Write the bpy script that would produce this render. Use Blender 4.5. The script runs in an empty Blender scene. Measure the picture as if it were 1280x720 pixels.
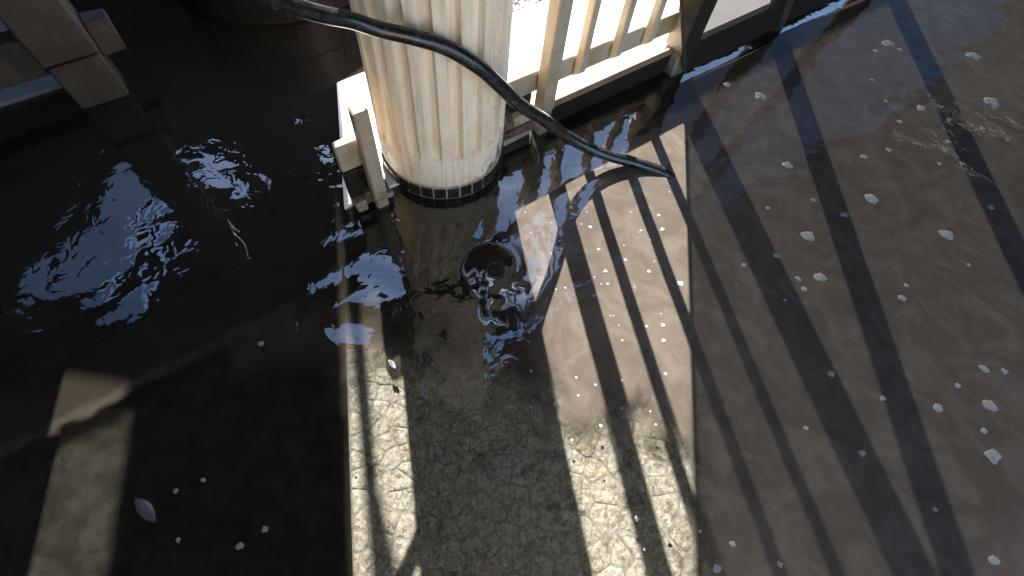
import bpy, bmesh, math, random
import numpy as np
from mathutils import Vector, Matrix, noise as mnoise
random.seed(7)
np.random.seed(7)
S = bpy.context.scene
COL = S.collection

# ------------------------------------------------------------------ camera
cam_d = bpy.data.cameras.new('camera')
cam = bpy.data.objects.new('camera', cam_d)
COL.objects.link(cam)
cam_d.sensor_width = 36.0
cam_d.lens = 620.0 / 1280.0 * 36.0
cam_d.clip_start = 0.02
cam_d.clip_end = 2000.0
cam.matrix_world = Matrix(((0.987347, -0.158574, 0.0, 0.0),
                           (0.139584, 0.869106, -0.474521, 0.0),
                           (0.075247, 0.468517, 0.880244, 1.45),
                           (0, 0, 0, 1)))
S.camera = cam

# ------------------------------------------------------------------ light
SUN_EL = math.radians(37.0)
SUN_AZ = math.radians(108.4)            # direction towards the sun, counter-clockwise from +X
to_sun = Vector((math.cos(SUN_EL) * math.cos(SUN_AZ), math.cos(SUN_EL) * math.sin(SUN_AZ), math.sin(SUN_EL)))
W = bpy.data.worlds.new('World')
S.world = W
W.use_nodes = True
wn = W.node_tree
wn.nodes.clear()
wo = wn.nodes.new('ShaderNodeOutputWorld')
wb = wn.nodes.new('ShaderNodeBackground')
sky = wn.nodes.new('ShaderNodeTexSky')
sky.sky_type = 'NISHITA'
sky.sun_disc = False
sky.sun_elevation = SUN_EL
sky.sun_rotation = math.radians(90.0) - SUN_AZ     # Nishita: 0 is +Y, clockwise
sky.air_density = 1.0
sky.dust_density = 0.5
sky.ozone_density = 4.5
wb.inputs['Strength'].default_value = 0.115
wn.links.new(sky.outputs[0], wb.inputs[0])
wn.links.new(wb.outputs[0], wo.inputs[0])
sun_d = bpy.data.lights.new('sun', 'SUN')
sun_d.energy = 5.0
sun_d.angle = math.radians(0.5)
sun_d.color = (1.0, 0.95, 0.87)
sun = bpy.data.objects.new('sun', sun_d)
COL.objects.link(sun)
sun.rotation_euler = to_sun.to_track_quat('Z', 'Y').to_euler()
sun.location = (-3, 8, 8)
S.view_settings.view_transform = 'Standard'
S.view_settings.look = 'None'
S.view_settings.exposure = 2.55
S.view_settings.gamma = 1.0
S.view_settings.use_curve_mapping = False
S.cycles.max_bounces = 10
S.cycles.transparent_max_bounces = 12
S.cycles.caustics_reflective = False
S.cycles.caustics_refractive = False


# ------------------------------------------------------------------ node helpers
class NT:
    def __init__(self, name):
        self.m = bpy.data.materials.new(name)
        self.m.use_nodes = True
        self.t = self.m.node_tree
        self.t.nodes.clear()
        self.out = self.n('ShaderNodeOutputMaterial')

    def n(self, typ, **kw):
        nd = self.t.nodes.new(typ)
        for k, v in kw.items():
            setattr(nd, k, v)
        return nd

    def l(self, a, b):
        self.t.links.new(a, b)

    def val(self, sock, v):
        if isinstance(v, bpy.types.NodeSocket):
            self.l(v, sock)
        else:
            sock.default_value = v

    def math(self, op, a, b=None, clamp=False):
        nd = self.n('ShaderNodeMath', operation=op, use_clamp=clamp)
        self.val(nd.inputs[0], a)
        if b is not None:
            self.val(nd.inputs[1], b)
        return nd.outputs[0]

    def pos(self):
        return self.n('ShaderNodeNewGeometry').outputs['Position']

    def obj(self):
        return self.n('ShaderNodeTexCoord').outputs['Object']

    def noise(self, vec, scale, detail=4.0, rough=0.55, dist=0.0):
        nd = self.n('ShaderNodeTexNoise')
        self.l(vec, nd.inputs['Vector'])
        nd.inputs['Scale'].default_value = scale
        nd.inputs['Detail'].default_value = detail
        nd.inputs['Roughness'].default_value = rough
        nd.inputs['Distortion'].default_value = dist
        return nd.outputs['Fac']

    def ramp(self, fac, stops):
        nd = self.n('ShaderNodeValToRGB')
        self.l(fac, nd.inputs[0])
        e = nd.color_ramp.elements
        while len(e) < len(stops):
            e.new(0.5)
        for el, (p, c) in zip(e, stops):
            el.position = p
            el.color = (c[0], c[1], c[2], 1.0) if not isinstance(c, (int, float)) else (c, c, c, 1.0)
        return nd.outputs[0]

    def mix(self, fac, a, b, mode='MIX'):
        nd = self.n('ShaderNodeMix', data_type='RGBA', blend_type=mode)
        self.val(nd.inputs[0], fac)
        for s, v in ((nd.inputs[6], a), (nd.inputs[7], b)):
            if isinstance(v, bpy.types.NodeSocket):
                self.l(v, s)
            else:
                s.default_value = (v[0], v[1], v[2], 1.0)
        return nd.outputs[2]

    def smooth(self, v, a, b):
        nd = self.n('ShaderNodeMapRange', interpolation_type='SMOOTHSTEP')
        self.l(v, nd.inputs[0])
        nd.inputs[1].default_value = a
        nd.inputs[2].default_value = b
        return nd.outputs[0]

    def bump(self, h, strength=0.3, dist=0.01, normal=None):
        nd = self.n('ShaderNodeBump')
        nd.inputs['Strength'].default_value = strength
        nd.inputs['Distance'].default_value = dist
        self.l(h, nd.inputs['Height'])
        if normal is not None:
            self.l(normal, nd.inputs['Normal'])
        return nd.outputs[0]

    def sep(self, v):
        nd = self.n('ShaderNodeSeparateXYZ')
        self.l(v, nd.inputs[0])
        return nd.outputs

    def bsdf(self, color, rough=0.6, normal=None, spec=0.5):
        b = self.n('ShaderNodeBsdfPrincipled')
        self.val(b.inputs['Base Color'], color if isinstance(color, bpy.types.NodeSocket) else (*color, 1.0))
        self.val(b.inputs['Roughness'], rough)
        b.inputs['Specular IOR Level'].default_value = spec
        if normal is not None:
            self.l(normal, b.inputs['Normal'])
        self.l(b.outputs[0], self.out.inputs[0])
        return b


def painted(name, base, dark, rough=0.55, grime=None, scale=1.0):
    """weathered paint: blotches, fine streaks along the height, dirt near the water line"""
    t = NT(name)
    p = t.pos()
    st = t.n('ShaderNodeMapping')
    t.l(p, st.inputs[0])
    st.inputs['Scale'].default_value = (60 * scale, 60 * scale, 5 * scale)
    streak = t.noise(st.outputs[0], 1.0, 3)
    blot = t.noise(p, 9 * scale, 5, 0.65)
    c = t.mix(t.smooth(blot, 0.42, 0.75), base, dark)
    c = t.mix(t.math('MULTIPLY', t.smooth(streak, 0.5, 0.8), 0.35), c, dark)
    spk = t.noise(p, 140 * scale, 2)
    c = t.mix(t.math('MULTIPLY', t.smooth(spk, 0.68, 0.74), 0.5), c, (0.10, 0.07, 0.05))
    if grime:
        z = t.sep(p)[2]
        lo = t.math('SUBTRACT', grime[0], z)
        g = t.math('ADD', t.math('MULTIPLY', lo, 1.0 / grime[0]), t.math('MULTIPLY', t.math('SUBTRACT', t.noise(p, 22, 6, 0.7), 0.5), 1.9))
        c = t.mix(t.math('MULTIPLY', t.smooth(g, 0.45, 0.95), grime[1]), c, (0.045, 0.036, 0.028))
    h = t.noise(p, 90 * scale, 4)
    t.bsdf(c, rough, t.bump(t.math('ADD', h, t.math('MULTIPLY', streak, 0.7)), 0.25, 0.004))
    return t.m


def plain(name, c1, c2, scale, rough=0.7, bump=0.3, dist=0.004, spec=0.5):
    t = NT(name)
    p = t.pos()
    f = t.noise(p, scale, 6, 0.62)
    t.bsdf(t.mix(t.smooth(f, 0.35, 0.68), c1, c2), rough, t.bump(f, bump, dist), spec)
    return t.m


M = {}
M['column'] = None
t = NT('column_paint')                   # cream paint with brown dirt creeping up from the foot on one side
p = t.pos()
mp = t.n('ShaderNodeMapping')
t.l(p, mp.inputs[0])
mp.inputs['Scale'].default_value = (70, 70, 4)
streak = t.noise(mp.outputs[0], 1.0, 4, 0.6)
blot = t.noise(p, 7, 5, 0.65)
c = t.mix(t.smooth(blot, 0.4, 0.75), (0.92, 0.79, 0.63), (0.82, 0.66, 0.49))
c = t.mix(t.math('MULTIPLY', t.smooth(streak, 0.46, 0.72), 0.5), c, (0.50, 0.37, 0.25))
spk = t.noise(p, 120, 2)
c = t.mix(t.math('MULTIPLY', t.smooth(spk, 0.69, 0.73), 0.6), c, (0.12, 0.08, 0.05))
xyz = t.sep(p)
foot = t.math('SUBTRACT', 0.16, xyz[2])
side = t.math('MAXIMUM', t.math('MULTIPLY', t.math('ADD', xyz[0], 0.335), -1.25), t.math('ADD', xyz[0], 0.335))
g = t.math('ADD', t.math('MULTIPLY', foot, 4.5), t.math('MULTIPLY', t.math('SUBTRACT', side, 0.135), 8.0))
g = t.math('ADD', g, t.math('MULTIPLY', t.math('SUBTRACT', t.noise(p, 28, 6, 0.7), 0.5), 2.2))
c = t.mix(t.math('MULTIPLY', t.smooth(g, 0.55, 1.0), 0.88), c, (0.035, 0.028, 0.022))
t.bsdf(c, 0.6, t.bump(t.math('ADD', t.noise(p, 80, 5), streak), 0.2, 0.004))
M['column'] = t.m

M['rail'] = painted('railing_paint', (0.43, 0.35, 0.25), (0.31, 0.235, 0.15), 0.6, (0.22, 0.55))
M['railpale'] = painted('pale_railing_paint', (0.50, 0.41, 0.285), (0.38, 0.29, 0.19), 0.6, (0.20, 0.4))
M['capwood'] = painted('tan_worn_board', (0.26, 0.18, 0.11), (0.15, 0.10, 0.06), 0.6)
M['foot'] = painted('greened_wet_paint', (0.30, 0.29, 0.22), (0.16, 0.17, 0.13), 0.45, (0.10, 0.7))
M['kick'] = plain('wet_black_board', (0.012, 0.010, 0.008), (0.030, 0.023, 0.016), 30, 0.5, 0.3, 0.004, 0.15)
M['rot'] = plain('rotten_wood', (0.03, 0.022, 0.016), (0.16, 0.11, 0.07), 40, 0.8, 0.8, 0.01)
M['darkwood'] = plain('dark_stained_timber', (0.035, 0.024, 0.016), (0.06, 0.042, 0.028), 14, 0.65)
M['siding'] = plain('pale_wall_paint', (0.72, 0.68, 0.60), (0.66, 0.61, 0.53), 5, 0.6)
M['shade_wall'] = plain('brown_shade_wall', (0.030, 0.024, 0.019), (0.050, 0.040, 0.032), 6, 0.8)
M['tile'] = plain('dark_glazed_tile', (0.014, 0.012, 0.012), (0.035, 0.028, 0.026), 60, 0.25)
M['grout'] = plain('pale_tile_grout', (0.50, 0.43, 0.36), (0.26, 0.22, 0.18), 70, 0.85)
M['shadewood'] = plain('shade_brown_timber', (0.050, 0.040, 0.030), (0.028, 0.022, 0.017), 12, 0.8)  # far railing's shade put into its timber colour
M['shadepave'] = plain('shade_grey_paving', (0.16, 0.16, 0.165), (0.12, 0.12, 0.12), 8, 0.8)  # pale paving greyed to carry its shade in the colour
M['tilewide'] = plain('black_wide_tile', (0.006, 0.0055, 0.0055), (0.012, 0.011, 0.010), 30, 0.35)
M['groutdark'] = plain('grey_tile_grout', (0.05, 0.046, 0.042), (0.03, 0.028, 0.025), 40, 0.85)
M['paving'] = plain('pale_concrete', (0.78, 0.76, 0.72), (0.70, 0.67, 0.62), 6, 0.8)
M['pavedry'] = plain('dry_pale_paving', (0.66, 0.62, 0.54), (0.56, 0.52, 0.44), 8, 0.8)
M['metal'] = plain('dull_drain_metal', (0.10, 0.10, 0.10), (0.05, 0.045, 0.04), 60, 0.45)
M['black'] = plain('dark_void', (0.006, 0.006, 0.006), (0.01, 0.01, 0.01), 30, 0.8)
M['soil'] = plain('dark_soil', (0.02, 0.015, 0.01), (0.04, 0.03, 0.02), 40, 0.95, 0.8, 0.02)

t = NT('black_rubber')                    # hose
p = t.pos()
f = t.noise(p, 45, 5, 0.65)
c = t.mix(t.smooth(f, 0.45, 0.75), (0.012, 0.012, 0.013), (0.045, 0.042, 0.040))
t.bsdf(c, t.math('ADD', t.math('MULTIPLY', f, 0.25), 0.12), t.bump(t.noise(p, 160, 3), 0.15, 0.002))
M['hose'] = t.m

t = NT('floor_stone')                     # the stones of the floor, each its own tint
oi = t.n('ShaderNodeObjectInfo')
p = t.pos()
at = t.n('ShaderNodeAttribute', attribute_name='tint', attribute_type='GEOMETRY')
c = t.ramp(at.outputs['Fac'], [(0.0, (0.160, 0.150, 0.120)), (0.2, (0.190, 0.178, 0.142)), (0.38, (0.180, 0.178, 0.158)), (0.55, (0.210, 0.202, 0.172)),
                               (0.7, (0.185, 0.155, 0.105)), (0.82, (0.210, 0.208, 0.192)), (1.0, (0.165, 0.168, 0.154))])
vo = t.n('ShaderNodeTexVoronoi')
t.l(p, vo.inputs['Vector'])
vo.inputs['Scale'].default_value = 62
vo.inputs['Randomness'].default_value = 1.0
peb = t.sep(vo.outputs['Color'])[0]
c = t.mix(t.math('MULTIPLY', t.smooth(peb, 0.55, 0.9), 0.55), c, (0.27, 0.25, 0.20))
c = t.mix(t.math('MULTIPLY', t.smooth(peb, 0.32, 0.05), 0.5), c, (0.075, 0.06, 0.032))
v2 = t.n('ShaderNodeTexVoronoi')
t.l(p, v2.inputs['Vector'])
v2.inputs['Scale'].default_value = 150
c = t.mix(0.45, c, t.mix(t.sep(v2.outputs['Color'])[1], (0.060, 0.055, 0.044), (0.32, 0.31, 0.275)))
alg = t.noise(p, 9, 7, 0.72, 0.8)
c = t.mix(t.math('MULTIPLY', t.smooth(alg, 0.50, 0.66), 0.75), c, (0.040, 0.038, 0.030))
c = t.mix(t.math('MULTIPLY', t.smooth(t.noise(p, 14, 4, 0.6), 0.56, 0.70), 0.6), c, (0.34, 0.335, 0.30))
dk = t.noise(p, 26, 6, 0.7)
c = t.mix(t.math('MULTIPLY', t.smooth(dk, 0.55, 0.72), 0.55), c, (0.06, 0.05, 0.028))
ed = t.noise(p, 230, 3)
t.bsdf(c, 0.75, t.bump(t.math('ADD', ed, t.math('MULTIPLY', vo.outputs['Distance'], -1.2)), 0.45, 0.005), 0.0)
M['stone'] = t.m
M['mortar'] = plain('pale_mortar', (0.172, 0.164, 0.137), (0.110, 0.104, 0.083), 40, 0.9, 0.5, 0.006, 0.0)

M['shade_stone'] = plain('shade_black_stone', (0.010, 0.0095, 0.008), (0.020, 0.019, 0.016), 18, 0.9, 0.4, 0.005, 0.0)  # floor stone blackened, so the left side's shade is in its colour

t = NT('gravel_pebbles')
at = t.n('ShaderNodeAttribute', attribute_name='tint', attribute_type='GEOMETRY')
c = t.ramp(at.outputs['Fac'], [(0.0, (0.10, 0.085, 0.095)), (0.4, (0.24, 0.21, 0.235)), (0.75, (0.36, 0.33, 0.36)), (1.0, (0.55, 0.51, 0.53))])
t.bsdf(c, 0.8)
M['gravel'] = t.m
M['gravelbed'] = plain('gravel_ground', (0.10, 0.09, 0.10), (0.34, 0.31, 0.33), 90, 0.9, 0.7, 0.01)

t = NT('white_froth')
p = t.pos()
f = t.noise(p, 260, 3)
b = t.bsdf(t.mix(t.smooth(f, 0.4, 0.7), (0.24, 0.236, 0.228), (0.17, 0.167, 0.162)), 0.5, t.bump(f, 0.5, 0.002))
M['froth'] = t.m
M['glint'] = plain('pale_water_glint', (0.10, 0.105, 0.12), (0.075, 0.08, 0.09), 60, 0.3)  # tone of a highlight on the water
M['bit'] = plain('brown_debris', (0.20, 0.15, 0.07), (0.10, 0.07, 0.03), 60, 0.6)

t = NT('added_shade_net')                   # added woven netting that lets about a tenth of the sun through
tr = t.n('ShaderNodeBsdfTransparent')
tr.inputs[0].default_value = (1, 1, 1, 1)
df = t.n('ShaderNodeBsdfDiffuse')
p = t.pos()
f = t.noise(p, 25, 4)
t.l(t.mix(f, (0.018, 0.015, 0.012), (0.035, 0.029, 0.024)), df.inputs[0])
mx = t.n('ShaderNodeMixShader')
mx.inputs[0].default_value = 0.90
t.l(tr.outputs[0], mx.inputs[1])
t.l(df.outputs[0], mx.inputs[2])
t.l(mx.outputs[0], t.out.inputs[0])
M['net'] = t.m

t = NT('thin_dimming_cloth')  # added cloth, dims the sky mirrored at left
tr = t.n('ShaderNodeBsdfTransparent')
df = t.n('ShaderNodeBsdfDiffuse')
t.l(t.mix(t.noise(t.pos(), 9, 3), (0.03, 0.03, 0.03), (0.05, 0.05, 0.05)), df.inputs[0])
mx = t.n('ShaderNodeMixShader')
mx.inputs[0].default_value = 0.66
t.l(tr.outputs[0], mx.inputs[1])
t.l(df.outputs[0], mx.inputs[2])
t.l(mx.outputs[0], t.out.inputs[0])
M['cloth'] = t.m

# water: a thin clear film that mirrors at grazing angles; brown silt hangs in one part of it
t = NT('flood_water')
p = t.pos()
xyz = t.sep(p)
warp = t.math('MULTIPLY', t.math('SUBTRACT', t.noise(p, 5.5, 3, 0.5, 0.5), 0.5), 0.55)
fine = t.math('MULTIPLY', t.math('SUBTRACT', t.noise(p, 19, 2, 0.4), 0.5), 0.06)
back = t.math('SUBTRACT', xyz[1], 0.40)
right = t.math('MULTIPLY', t.math('SUBTRACT', xyz[0], 0.60), 1.6)
m1 = t.math('MAXIMUM', back, right)
sun_n = t.math('ADD', t.math('MULTIPLY', xyz[0], 0.949), t.math('MULTIPLY', xyz[1], 0.316))
left = t.math('MULTIPLY', t.math('SUBTRACT', sun_n, 0.20), 2.6)      # the silt thins out towards the clear side
m2 = t.math('MINIMUM', m1, left)
m3 = t.math('ADD', t.math('ADD', m2, warp), fine)
rail_shade_line = t.math('SUBTRACT', t.math('ADD', t.math('MULTIPLY', xyz[0], 0.93), 1.20), xyz[1])   # line of the railing's shadow, where silt stops and painted shade begins
silt_and_shade = t.math('MULTIPLY', t.smooth(m3, -0.10, 0.15), t.smooth(t.math('ADD', t.math('ADD', rail_shade_line, fine), t.math('MULTIPLY', t.smooth(xyz[0], 0.5, 0.7), 3.0)), -0.02, 0.05))
swirl = t.noise(p, 7, 6, 0.6, 1.4)
mud_shade_c = t.mix(t.smooth(swirl, 0.35, 0.7), (0.074, 0.062, 0.051), (0.106, 0.090, 0.076))
bmp1 = t.noise(p, 3.2, 2, 0.4, 0.5)
bmp2 = t.noise(p, 16, 2, 0.5, 0.6)
nrm = t.bump(t.math('ADD', bmp1, t.math('MULTIPLY', bmp2, 0.16)), 0.6, 0.015)
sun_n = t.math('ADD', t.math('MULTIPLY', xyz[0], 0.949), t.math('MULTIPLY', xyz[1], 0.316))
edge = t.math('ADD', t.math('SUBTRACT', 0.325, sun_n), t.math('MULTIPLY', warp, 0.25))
shade_mask = t.math('MULTIPLY', t.smooth(t.math('ADD', t.math('SUBTRACT', xyz[1], 0.50), warp), -0.16, 0.14), t.smooth(edge, -0.06, 0.10))  # painted shade: water darkened where the column's shadow falls
shade_mask = t.math('MAXIMUM', shade_mask, t.smooth(t.math('ADD', t.math('MULTIPLY', rail_shade_line, -1.0), fine), -0.02, 0.06))  # same painted shade along the railing's shadow strip
mud_shade_c = t.mix(shade_mask, mud_shade_c, (0.015, 0.013, 0.010))
silt_and_shade = t.math('MAXIMUM', silt_and_shade, t.math('MULTIPLY', shade_mask, 0.93))
vr = t.n('ShaderNodeVectorMath', operation='DISTANCE')
t.l(p, vr.inputs[0])
vr.inputs[1].default_value = (-0.067, 0.863, -0.04)
silt_and_shade = t.math('MULTIPLY', silt_and_shade, t.smooth(vr.outputs['Value'], 0.018, 0.042))     # open water right over the drain
mud = t.n('ShaderNodeBsdfDiffuse')
t.l(mud_shade_c, mud.inputs[0])
clear = t.n('ShaderNodeBsdfTransparent')
clear.inputs[0].default_value = (0.93, 0.925, 0.905, 1)
body = t.n('ShaderNodeMixShader')
t.l(t.math('MULTIPLY', silt_and_shade, 0.94), body.inputs[0])
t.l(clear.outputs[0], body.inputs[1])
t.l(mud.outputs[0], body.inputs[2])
gl = t.n('ShaderNodeBsdfGlossy')
gl.inputs['Roughness'].default_value = 0.015
t.l(nrm, gl.inputs['Normal'])
dt = t.n('ShaderNodeVectorMath', operation='DOT_PRODUCT')
t.l(nrm, dt.inputs[0])
t.l(t.n('ShaderNodeNewGeometry').outputs['Incoming'], dt.inputs[1])
inv = t.math('SUBTRACT', 1.0, t.math('ABSOLUTE', dt.outputs['Value']), True)
fres = t.math('ADD', t.math('MULTIPLY', t.math('POWER', inv, 5.0), 0.94), 0.095)
surf = t.n('ShaderNodeMixShader')
t.l(fres, surf.inputs[0])
t.l(body.outputs[0], surf.inputs[1])
t.l(gl.outputs[0], surf.inputs[2])
t.l(surf.outputs[0], t.out.inputs[0])
M['water'] = t.m


# ------------------------------------------------------------------ object helpers
def link(name, me, parent=None, smooth=False):
    o = bpy.data.objects.new(name, me)
    COL.objects.link(o)
    if parent is not None:
        o.parent = parent
        o.matrix_parent_inverse = Matrix.Translation(-Vector(parent.location))
    if smooth:
        me.polygons.foreach_set('use_smooth', [True] * len(me.polygons))
    return o


def tag(o, label=None, cat=None, group=None, kind=None):
    if label:
        o['label'] = label
    if cat:
        o['category'] = cat
    if group:
        o['group'] = group
    if kind:
        o['kind'] = kind
    return o


def empty(name, loc):
    o = bpy.data.objects.new(name, None)
    o.empty_display_size = 0.1
    COL.objects.link(o)
    o.location = loc
    return o


def from_data(name, verts, faces, mat, parent=None, smooth=False):
    me = bpy.data.meshes.new(name)
    me.from_pydata([tuple(v) for v in verts], [], faces)
    me.materials.append(mat)
    me.update()
    return link(name, me, parent, smooth)


def bm_obj(name, bm, mat, parent=None, smooth=False):
    bmesh.ops.recalc_face_normals(bm, faces=bm.faces[:])
    me = bpy.data.meshes.new(name)
    bm.to_mesh(me)
    bm.free()
    me.materials.append(mat)
    return link(name, me, parent, smooth)


def box_bm(a, b, w0, w1, z0, z1, bevel=0.004, bm=None, wob=0.0, cut=0.0):
    """a board along the ground line a->b, from w0 to w1 across it (positive = outward), z0..z1"""
    bm = bm or bmesh.new()
    a = Vector((a[0], a[1], 0))
    b = Vector((b[0], b[1], 0))
    u = (b - a).normalized()
    n = Vector((-u.y, u.x, 0))
    vs = []
    for q in (a, b):
        for w in (w0, w1):
            for z in (z0, z1):
                vs.append(bm.verts.new(q + n * w + Vector((random.uniform(-wob, wob), random.uniform(-wob, wob), z + random.uniform(-wob, wob)))))
    f = [(0, 1, 3, 2), (4, 6, 7, 5), (0, 4, 5, 1), (2, 3, 7, 6), (0, 2, 6, 4), (1, 5, 7, 3)]
    fs = [bm.faces.new([vs[i] for i in q]) for q in f]
    bmesh.ops.recalc_face_normals(bm, faces=fs)
    if bevel:
        bmesh.ops.bevel(bm, geom=list({e for q in fs for e in q.edges}), offset=bevel, segments=1, affect='EDGES')
    return bm


def prism_bm(poly, z0, z1, bevel=0.0):
    bm = bmesh.new()
    lo = [bm.verts.new((x, y, z0)) for x, y in poly]
    hi = [bm.verts.new((x, y, z1)) for x, y in poly]
    bm.faces.new(hi)
    bm.faces.new(lo[::-1])
    k = len(poly)
    for i in range(k):
        bm.faces.new((lo[i], lo[(i + 1) % k], hi[(i + 1) % k], hi[i]))
    bmesh.ops.recalc_face_normals(bm, faces=bm.faces[:])
    if bevel:
        bmesh.ops.bevel(bm, geom=[e for e in bm.edges], offset=bevel, segments=1, affect='EDGES')
    return bm


def catmull(pts, sub):
    P = [Vector(p) for p in pts]
    P = [P[0] * 2 - P[1]] + P + [P[-1] * 2 - P[-2]]
    out = []
    for i in range(1, len(P) - 2):
        for k in range(sub):
            s = k / sub
            a, b, c_, d = P[i - 1], P[i], P[i + 1], P[i + 2]
            out.append(0.5 * ((2 * b) + (c_ - a) * s + (2 * a - 5 * b + 4 * c_ - d) * s * s + (3 * b - a - 3 * c_ + d) * s ** 3))
    out.append(P[-2])
    return out


def tube(name, pts, rad, mat, parent=None, seg=14):
    verts, faces = [], []
    up = Vector((0, 0, 1))
    for i, q in enumerate(pts):
        d = (pts[min(i + 1, len(pts) - 1)] - pts[max(i - 1, 0)]).normalized()
        a = d.cross(up)
        a = a.normalized() if a.length > 1e-4 else Vector((1, 0, 0))
        b = a.cross(d)
        r = rad(i / (len(pts) - 1)) if callable(rad) else rad
        for k in range(seg):
            th = 2 * math.pi * k / seg
            verts.append(q + (a * math.cos(th) + b * math.sin(th)) * r)
    for i in range(len(pts) - 1):
        for k in range(seg):
            k2 = (k + 1) % seg
            faces.append((i * seg + k, i * seg + k2, (i + 1) * seg + k2, (i + 1) * seg + k))
    faces.append(tuple(range(seg))[::-1])
    faces.append(tuple((len(pts) - 1) * seg + k for k in range(seg)))
    return from_data(name, verts, faces, mat, parent, True)


# ------------------------------------------------------------------ layout
RS, RC = 0.93, 1.525                      # the railing stands on the line y = RS*x + RC


def rl(x, off=0.0):
    """point of the railing line at x, shifted outward by off"""
    ln = math.hypot(1, RS)
    return (x - RS / ln * off, RS * x + RC + off / ln)


OUT = Vector((-RS, 1, 0)).normalized()
CC = Vector((-0.343, 1.316, 0))           # fluted column

# ------------------------------------------------------------------ setting
FLOOR_Z = -0.045


def sheet(name, poly, z, mat, kind='structure', thick=0.0):
    if thick:
        return tag(bm_obj(name, prism_bm(poly, z - thick, z), mat), kind=kind)
    return tag(from_data(name, [(x, y, z) for x, y in poly], [tuple(range(len(poly)))], mat), kind=kind)


ground = sheet('ground', [(-300, -300), (300, -300), (300, 300), (-300, 300)], -0.16, M['gravelbed'])
floor = sheet('floor', [(-4.2, -0.75), (4.4, -0.75), (4.4, 5.4), (-4.2, 5.4)], FLOOR_Z + 0.0018, M['mortar'], thick=0.08)
dry_floor = sheet('dry_floor', [(-4.2, -3.4), (4.4, -3.4), (4.4, -0.75), (-4.2, -0.75)], 0.02, M['pavedry'], thick=0.14)

# paving beyond the railing (bright concrete) and its gravel border
pave_poly = [rl(-0.603, 0.03), rl(3.9, 0.03), (3.45, 5.87), (-0.835, 1.58)]
paving = sheet('paving', pave_poly, 0.014, M['paving'], thick=0.12)
gravel_ground = sheet('gravel_bed', [(-0.835, 1.595), (3.45, 5.885), (1.2, 8.3), (-1.55, 6.0), (-0.93, 2.05)], -0.01, M['gravelbed'], thick=0.1)

# pebbles of the gravel border
gv, gf, gt = [], [], []
ico = bmesh.new()
bmesh.ops.create_icosphere(ico, subdivisions=1, radius=1.0)
ico_v = [v.co.copy() for v in ico.verts]
ico_f = [[v.index for v in f.verts] for f in ico.faces]
ico.free()
for k in range(5200):
    a = random.uniform(-0.60, 1.1)
    w = random.random() ** 1.5 * 0.75 + 0.012
    x = a - w * 0.7071
    y = a + 2.43 + w * 0.7071
    r = random.uniform(0.006, 0.0135)
    rot = Matrix.Rotation(random.random() * 6.28, 3, 'Z') @ Matrix.Rotation(random.random() * 0.6, 3, 'X')
    sc = Vector((r * random.uniform(0.8, 1.4), r * random.uniform(0.7, 1.1), r * random.uniform(0.5, 0.9)))
    base = len(gv)
    tint = random.random()
    for v in ico_v:
        q = rot @ Vector((v.x * sc.x, v.y * sc.y, v.z * sc.z))
        gv.append((x + q.x, y + q.y, -0.004 + q.z + r * 0.3))
        gt.append(tint)
    gf += [[base + i for i in f] for f in ico_f]
peb = from_data('gravel', gv, gf, M['gravel'])
at = peb.data.attributes.new('tint', 'FLOAT', 'POINT')
at.data.foreach_set('value', gt)
tag(peb, 'purplish grey gravel beside the bright concrete paving', 'gravel', kind='stuff')


# ---- floor stones: irregular slabs set in mortar under the clear part of the water
def clip_poly(poly, mid, nrm):
    out = []
    k = len(poly)
    for i in range(k):
        a, b = poly[i], poly[(i + 1) % k]
        da = (a[0] - mid[0]) * nrm[0] + (a[1] - mid[1]) * nrm[1]
        db = (b[0] - mid[0]) * nrm[0] + (b[1] - mid[1]) * nrm[1]
        if da <= 0:
            out.append(a)
        if (da < 0 < db) or (db < 0 < da):
            s = da / (da - db)
            out.append((a[0] + (b[0] - a[0]) * s, a[1] + (b[1] - a[1]) * s))
    return out


seeds = []
tries = 0
while tries < 14000:
    tries += 1
    x, y = random.uniform(-1.55, 1.05), random.uniform(-0.5, 1.25)
    gap = random.choice((0.028, 0.034, 0.045, 0.06)) + 0.05 * max(0.0, min(1.0, (x - 0.1) / 0.4)) * random.random()
    if x < -0.75:
        gap = 0.085
    if all((x - a) ** 2 + (y - b) ** 2 > (0.5 * (gap + g_)) ** 2 for a, b, g_ in seeds):
        seeds.append((x, y, gap))
sp = np.array([(a, b) for a, b, _ in seeds])
cells = []
for i, (x, y, gap) in enumerate(seeds):
    poly = [(x - 0.2, y - 0.2), (x + 0.2, y - 0.2), (x + 0.2, y + 0.2), (x - 0.2, y + 0.2)]
    dd = np.hypot(sp[:, 0] - x, sp[:, 1] - y)
    for j in np.argsort(dd)[1:18]:
        if dd[j] > 0.45:
            break
        nx, ny = (sp[j] - sp[i]) / dd[j]
        q = dd[j] * 0.5 - 0.0012
        poly = clip_poly(poly, (x + nx * q, y + ny * q), (nx, ny))
    sd = 1 if 0.949 * x + 0.316 * y < -0.30 else -1          # stones split along the edge of the floor's painted shade
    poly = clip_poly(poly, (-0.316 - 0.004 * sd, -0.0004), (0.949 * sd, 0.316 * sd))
    if len(poly) >= 3:
        cells.append((x, y, gap, poly))


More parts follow.
